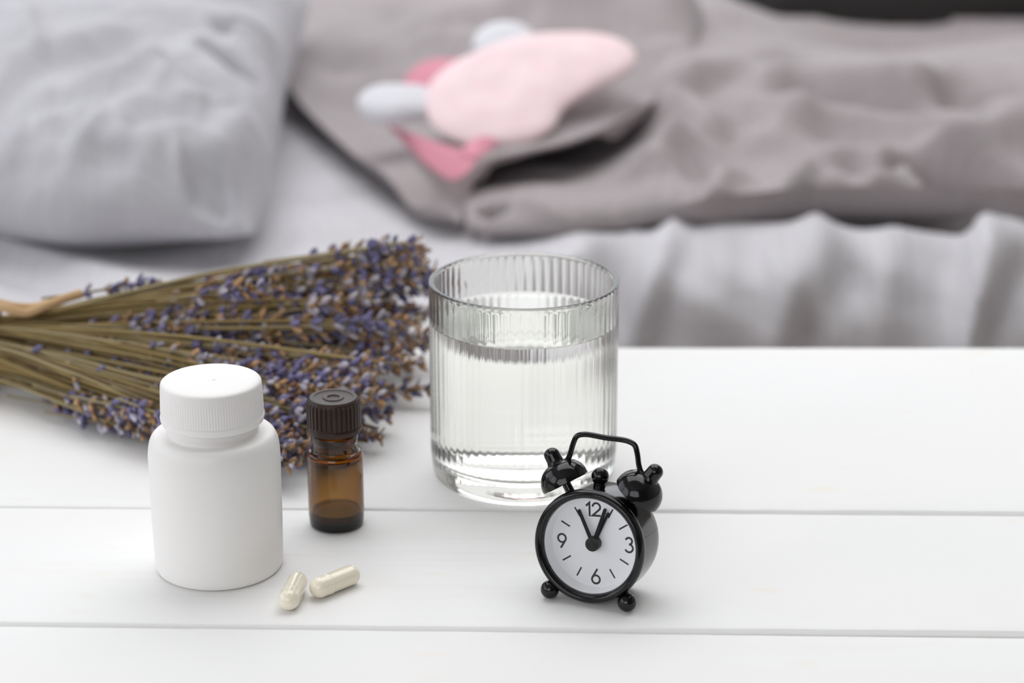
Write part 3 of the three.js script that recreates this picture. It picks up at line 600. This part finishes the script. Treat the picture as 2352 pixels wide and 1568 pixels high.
  const hp = [[0.0166, 0.0286], [0.0152, 0.0294], [0.0141, 0.0318], [0.0131, 0.0362], [0.0118, 0.0394], [0.0090, 0.0406]];
  part('handle', tube([...hp.map(([a, b]) => V(-a, b, -0.0095)), V(0, 0.0406, -0.0095), ...hp.reverse().map(([a, b]) => V(a, b, -0.0095))], 0.00108, 120, 14), black, c);
  part('hammer', merge([new THREE.SphereGeometry(0.0034, 40, 24).translate(-0.0012, 0.0252, -0.0095), new THREE.CylinderGeometry(0.0022, 0.0026, 0.004, 32).translate(-0.0012, 0.0222, -0.0095)]), black, c);
  // feet: ball on a short stem
  for (const [px, py] of [[1263, 1353], [1440, 1383]]) {
    const p = local(atHeight(px, py, 0.0036)), d = V(p.x, p.y, p.z * 0.4 - 0.004), dir = V(d.x, d.y, 0).setLength(0.0195).setZ(-0.005);
    part('foot', merge([new THREE.SphereGeometry(0.0036, 40, 24).translate(p.x, p.y, p.z), tube([p, p.clone().lerp(dir, 0.5), dir], 0.0018, 8, 16)]), black, c);
  }
  { const p = local(V(0.0345, T + 0.0022, -0.7555)), dir = V(0, -0.0185, -0.015);
    part('foot', merge([new THREE.SphereGeometry(0.0022, 24, 16).translate(p.x, p.y, p.z), tube([p, p.clone().lerp(dir, 0.5), dir], 0.0014, 8, 12)]), black, c); }
}

// ---------------------------------------------------------------- dried lavender
{
  const lav = thing('lavender_bunch', 'bunch of dried lavender tied with raffia lying on the table at the left', 'lavender bunch', [0, T, 0]);
  const stemM = [lin(0.25, 0.175, 0.06), lin(0.19, 0.13, 0.045), lin(0.31, 0.23, 0.09), lin(0.15, 0.10, 0.038), lin(0.34, 0.28, 0.15)].map((k) => std(k, 0.75));
  const flowerM = std(0xffffff, 0.85, { vertexColors: true });
  // one dried calyx: a small ribbed urn, 30 triangles
  function calyx(col, len, w) {
    const g = lathe([[0.0002, 0], [w * 0.75, len * 0.22], [w, len * 0.55], [w * 0.8, len * 0.85], [w * 0.25, len]], 6);
    const n = g.attributes.position.count, a = new Float32Array(n * 3);
    for (let i = 0; i < n; i++) { const t = g.attributes.position.getY(i) / len, k = 0.8 + 0.35 * t; a[i * 3] = col.r * k; a[i * 3 + 1] = col.g * k; a[i * 3 + 2] = col.b * k; }
    g.setAttribute('color', new THREE.BufferAttribute(a, 3)); g.deleteAttribute('uv');
    return g;
  }
  const purple = () => { const k = rr(0.6, 1.25); return lin(0.16 * k, 0.145 * k, 0.27 * k); };
  const grey = () => { const k = rr(0.7, 1.3); return lin(0.42 * k, 0.39 * k, 0.45 * k); };
  const tan = () => { const k = rr(0.55, 1.3); return lin(0.42 * k, 0.255 * k, 0.135 * k); };
  // flower heads grow along +y from 0; a mix of purple, grey and brown for each
  function head(kind) {
    const list = [], L = rr(0.022, 0.044), n = Math.round(L / 0.0064);
    const whorl = (y, count, size) => {
      for (let i = 0; i < count; i++) {
        const q = rnd(), pick = kind === 0 ? (q < 0.72 ? purple() : q < 0.85 ? grey() : tan()) : kind === 1 ? (q < 0.45 ? purple() : q < 0.75 ? grey() : tan()) : (q < 0.2 ? purple() : q < 0.5 ? grey() : tan());
        const g = calyx(pick, rr(0.0050, 0.0078) * size, rr(0.0011, 0.0017) * size), a = i / count * Math.PI * 2 + rr(-0.4, 0.4);
        g.rotateZ(-rr(0.45, 1.0)); g.translate(0.0004, 0, 0); g.rotateY(a); g.translate(0, y + rr(-0.001, 0.001), 0); list.push(g);
      }
    };
    const spike = (y) => { const g = calyx(rnd() < 0.5 ? lin(0.42, 0.34, 0.25) : lin(0.30, 0.14, 0.05), rr(0.003, 0.006), rr(0.0004, 0.0007)); g.rotateZ(-rr(0.5, 1.3)); g.rotateY(rr(0, 6.28)); g.translate(0, y, 0); list.push(g); };
    for (let i = 0; i < n * 3; i++) spike(rr(-0.004, L));
    for (let i = 0; i < n; i++) whorl(i * 0.0064, Math.round(rr(4, 7)), lerp(1.05, 0.75, i / n));
    if (rnd() < 0.75) whorl(-rr(0.009, 0.016), Math.round(rr(3, 6)), 0.95);
    if (rnd() < 0.35) whorl(-rr(0.019, 0.030), Math.round(rr(2, 5)), 0.9);
    const stem = new THREE.CylinderGeometry(0.0004, 0.0006, L + 0.03, 5).translate(0, L / 2 - 0.017, 0), m = stem.attributes.position.count, ca = new Float32Array(m * 3);
    for (let i = 0; i < m; i++) { ca[i * 3] = 0.26; ca[i * 3 + 1] = 0.21; ca[i * 3 + 2] = 0.12; }
    stem.setAttribute('color', new THREE.BufferAttribute(ca, 3)); stem.deleteAttribute('uv');
    const g = merge([...list, stem]); g.computeVertexNormals();
    return { g, L };
  }
  const heads = Array.from({ length: 30 }, (_, i) => head(i % 5 < 2 ? 0 : i % 5 < 4 ? 1 : 2));
  const tie = V(-0.250, 0.019, -0.962);
  const up = V(0, 1, 0);
  function addStem(s, m, e, kind, spread = 0.15) {
    const cut = s.clone().add(V(-rr(0.05, 0.09), rr(-0.006, 0.004), (s.z - tie.z) * 0.8)), low = 0.0018;
    for (const p of [cut, s, m, e]) p.y = Math.max(low, p.y);
    const c = new THREE.CatmullRomCurve3([cut, s, m, e], false, 'centripetal');
    const st = part('stem', new THREE.TubeGeometry(c, 22, rr(0.00055, 0.00095), 5), stemM[Math.floor(rnd() * stemM.length)], lav);
    const h = heads[kind ?? Math.floor(rnd() * heads.length)], d = c.getTangent(1).add(V(rr(-0.1, 0.1), rr(-0.5, 1) * spread, rr(-1, 1) * spread)).normalize();
    if (e.y < 0.008) d.y = Math.max(d.y, 0.06);
    const fm = part('flower_head', h.g, flowerM, st);
    fm.position.copy(e).addScaledVector(d, -h.L * 0.8); fm.position.y = Math.max(0.0062, fm.position.y); fm.quaternion.setFromUnitVectors(up, d).multiply(new THREE.Quaternion().setFromAxisAngle(up, rr(0, 6.28)));
  }
  for (let i = 0; i < 215; i++) {
    // a: across the fan, -1 at the back edge, +1 at the front edge; b: height in the heap
    const a = Math.sin(rr(-1, 1) * Math.PI / 2 * 0.97), b = Math.pow(rnd(), 0.7), f = Math.pow(rnd(), 0.7);
    const th = THREE.MathUtils.degToRad(lerp(-9, 33, (a + 1) / 2) + rr(-2, 2)), L = lerp(lerp(0.135, 0.080, smooth(-1, -0.2, a)), 0.212 - 0.022 * Math.max(0, a), f);
    const top = lerp(0.060, 0.017, smooth(-1, 1, a)) * lerp(0.72, 1, f);
    const s = tie.clone().add(V(rr(-0.003, 0.003), (b * 2 - 1) * 0.0150 * Math.sqrt(1 - 0.6 * a * a), a * 0.0140));
    const e = V(tie.x + L * Math.cos(th), 0.004 + top * b, s.z + L * Math.sin(th) + rr(-0.003, 0.003));
    const m = s.clone().lerp(e, 0.5); m.y += rr(0, 0.004); m.z += rr(-0.003, 0.003);
    addStem(s, m, e);
  }
  // stray stems that stick out of the bunch
  for (const [px, py, z, k] of [[352, 650, 0.985, 6], [942, 556, 0.99, 20], [925, 604, 0.985, 3], [960, 640, 0.98, 23], [968, 905, 0.936, 8], [905, 815, 0.955, 13], [868, 1000, 0.905, 10], [700, 1068, 0.875, 18], [610, 660, 0.93, 12], [540, 850, 0.905, 7], [640, 885, 0.89, 9]]) {
    const e = atDepth(px, py, z).sub(V(0, T, 0)), s = tie.clone().add(V(0, 0.012, -0.004)), m = s.clone().lerp(e, 0.55); m.y += 0.003;
    addStem(s, m, e, k, 0.05);
  }
  // raffia: windings round the bundle and a loose tail
  const raffia = std(lin(0.55, 0.36, 0.19), 0.8), wind = [];
  for (let k = 0; k < 7; k++) { const pts = []; for (let q = 0; q < 24; q++) { const a = q / 24 * Math.PI * 2; pts.push(V(tie.x - 0.006 + k * 0.0022 + 0.001 * Math.sin(a + k), tie.y + 0.0185 * Math.sin(a), tie.z + 0.0178 * Math.cos(a))); } wind.push(tube(pts, 0.0013, 60, 6, true)); }
  const tail = (pts, r) => tube(pts.map(([px, py, z]) => atDepth(px, py, z).sub(V(0, T, 0))), r, 40, 8);
  wind.push(tail([[-60, 722, 0.965], [0, 705, 0.955], [60, 718, 0.955], [110, 700, 0.958], [150, 685, 0.962], [188, 674, 0.966]], 0.0023));
  wind.push(tail([[-60, 690, 0.97], [-10, 693, 0.965], [30, 702, 0.962], [80, 704, 0.96], [118, 694, 0.96]], 0.0019));
  part('raffia_tie', merge(wind), raffia, lav).userData.label = 'pale tan raffia tie';
  // loose buds that fell on the table
  const bud = heads[1].g;
  const where = [[905, 818, 'farthest back of the three fallen lavender buds on the table beside the bunch', 0.4], [925, 872, 'front one of the three fallen lavender buds on the table beside the bunch', 2.1], [940, 846, 'rightmost of the three fallen lavender buds on the table, towards the glass', 1.1]];
  where.forEach(([px, py, how, a]) => {
    const p = atHeight(px, py, 0.0012), list = [0, 1].map((k) => calyx(k ? tan() : purple(), 0.005, 0.0012).rotateZ(1.45).rotateY(a + k * 0.9));
    const g = merge(list); g.computeVertexNormals();
    const o = obj('lavender_bud', g, flowerM); o.position.set(p.x, T + 0.0013, p.z);
    tag(o, how, 'lavender bud', 'fallen lavender buds on the table');
  });
}
scene.traverse((o) => { if (o.userData.n) delete o.userData.n; });
renderer.render(scene, camera);
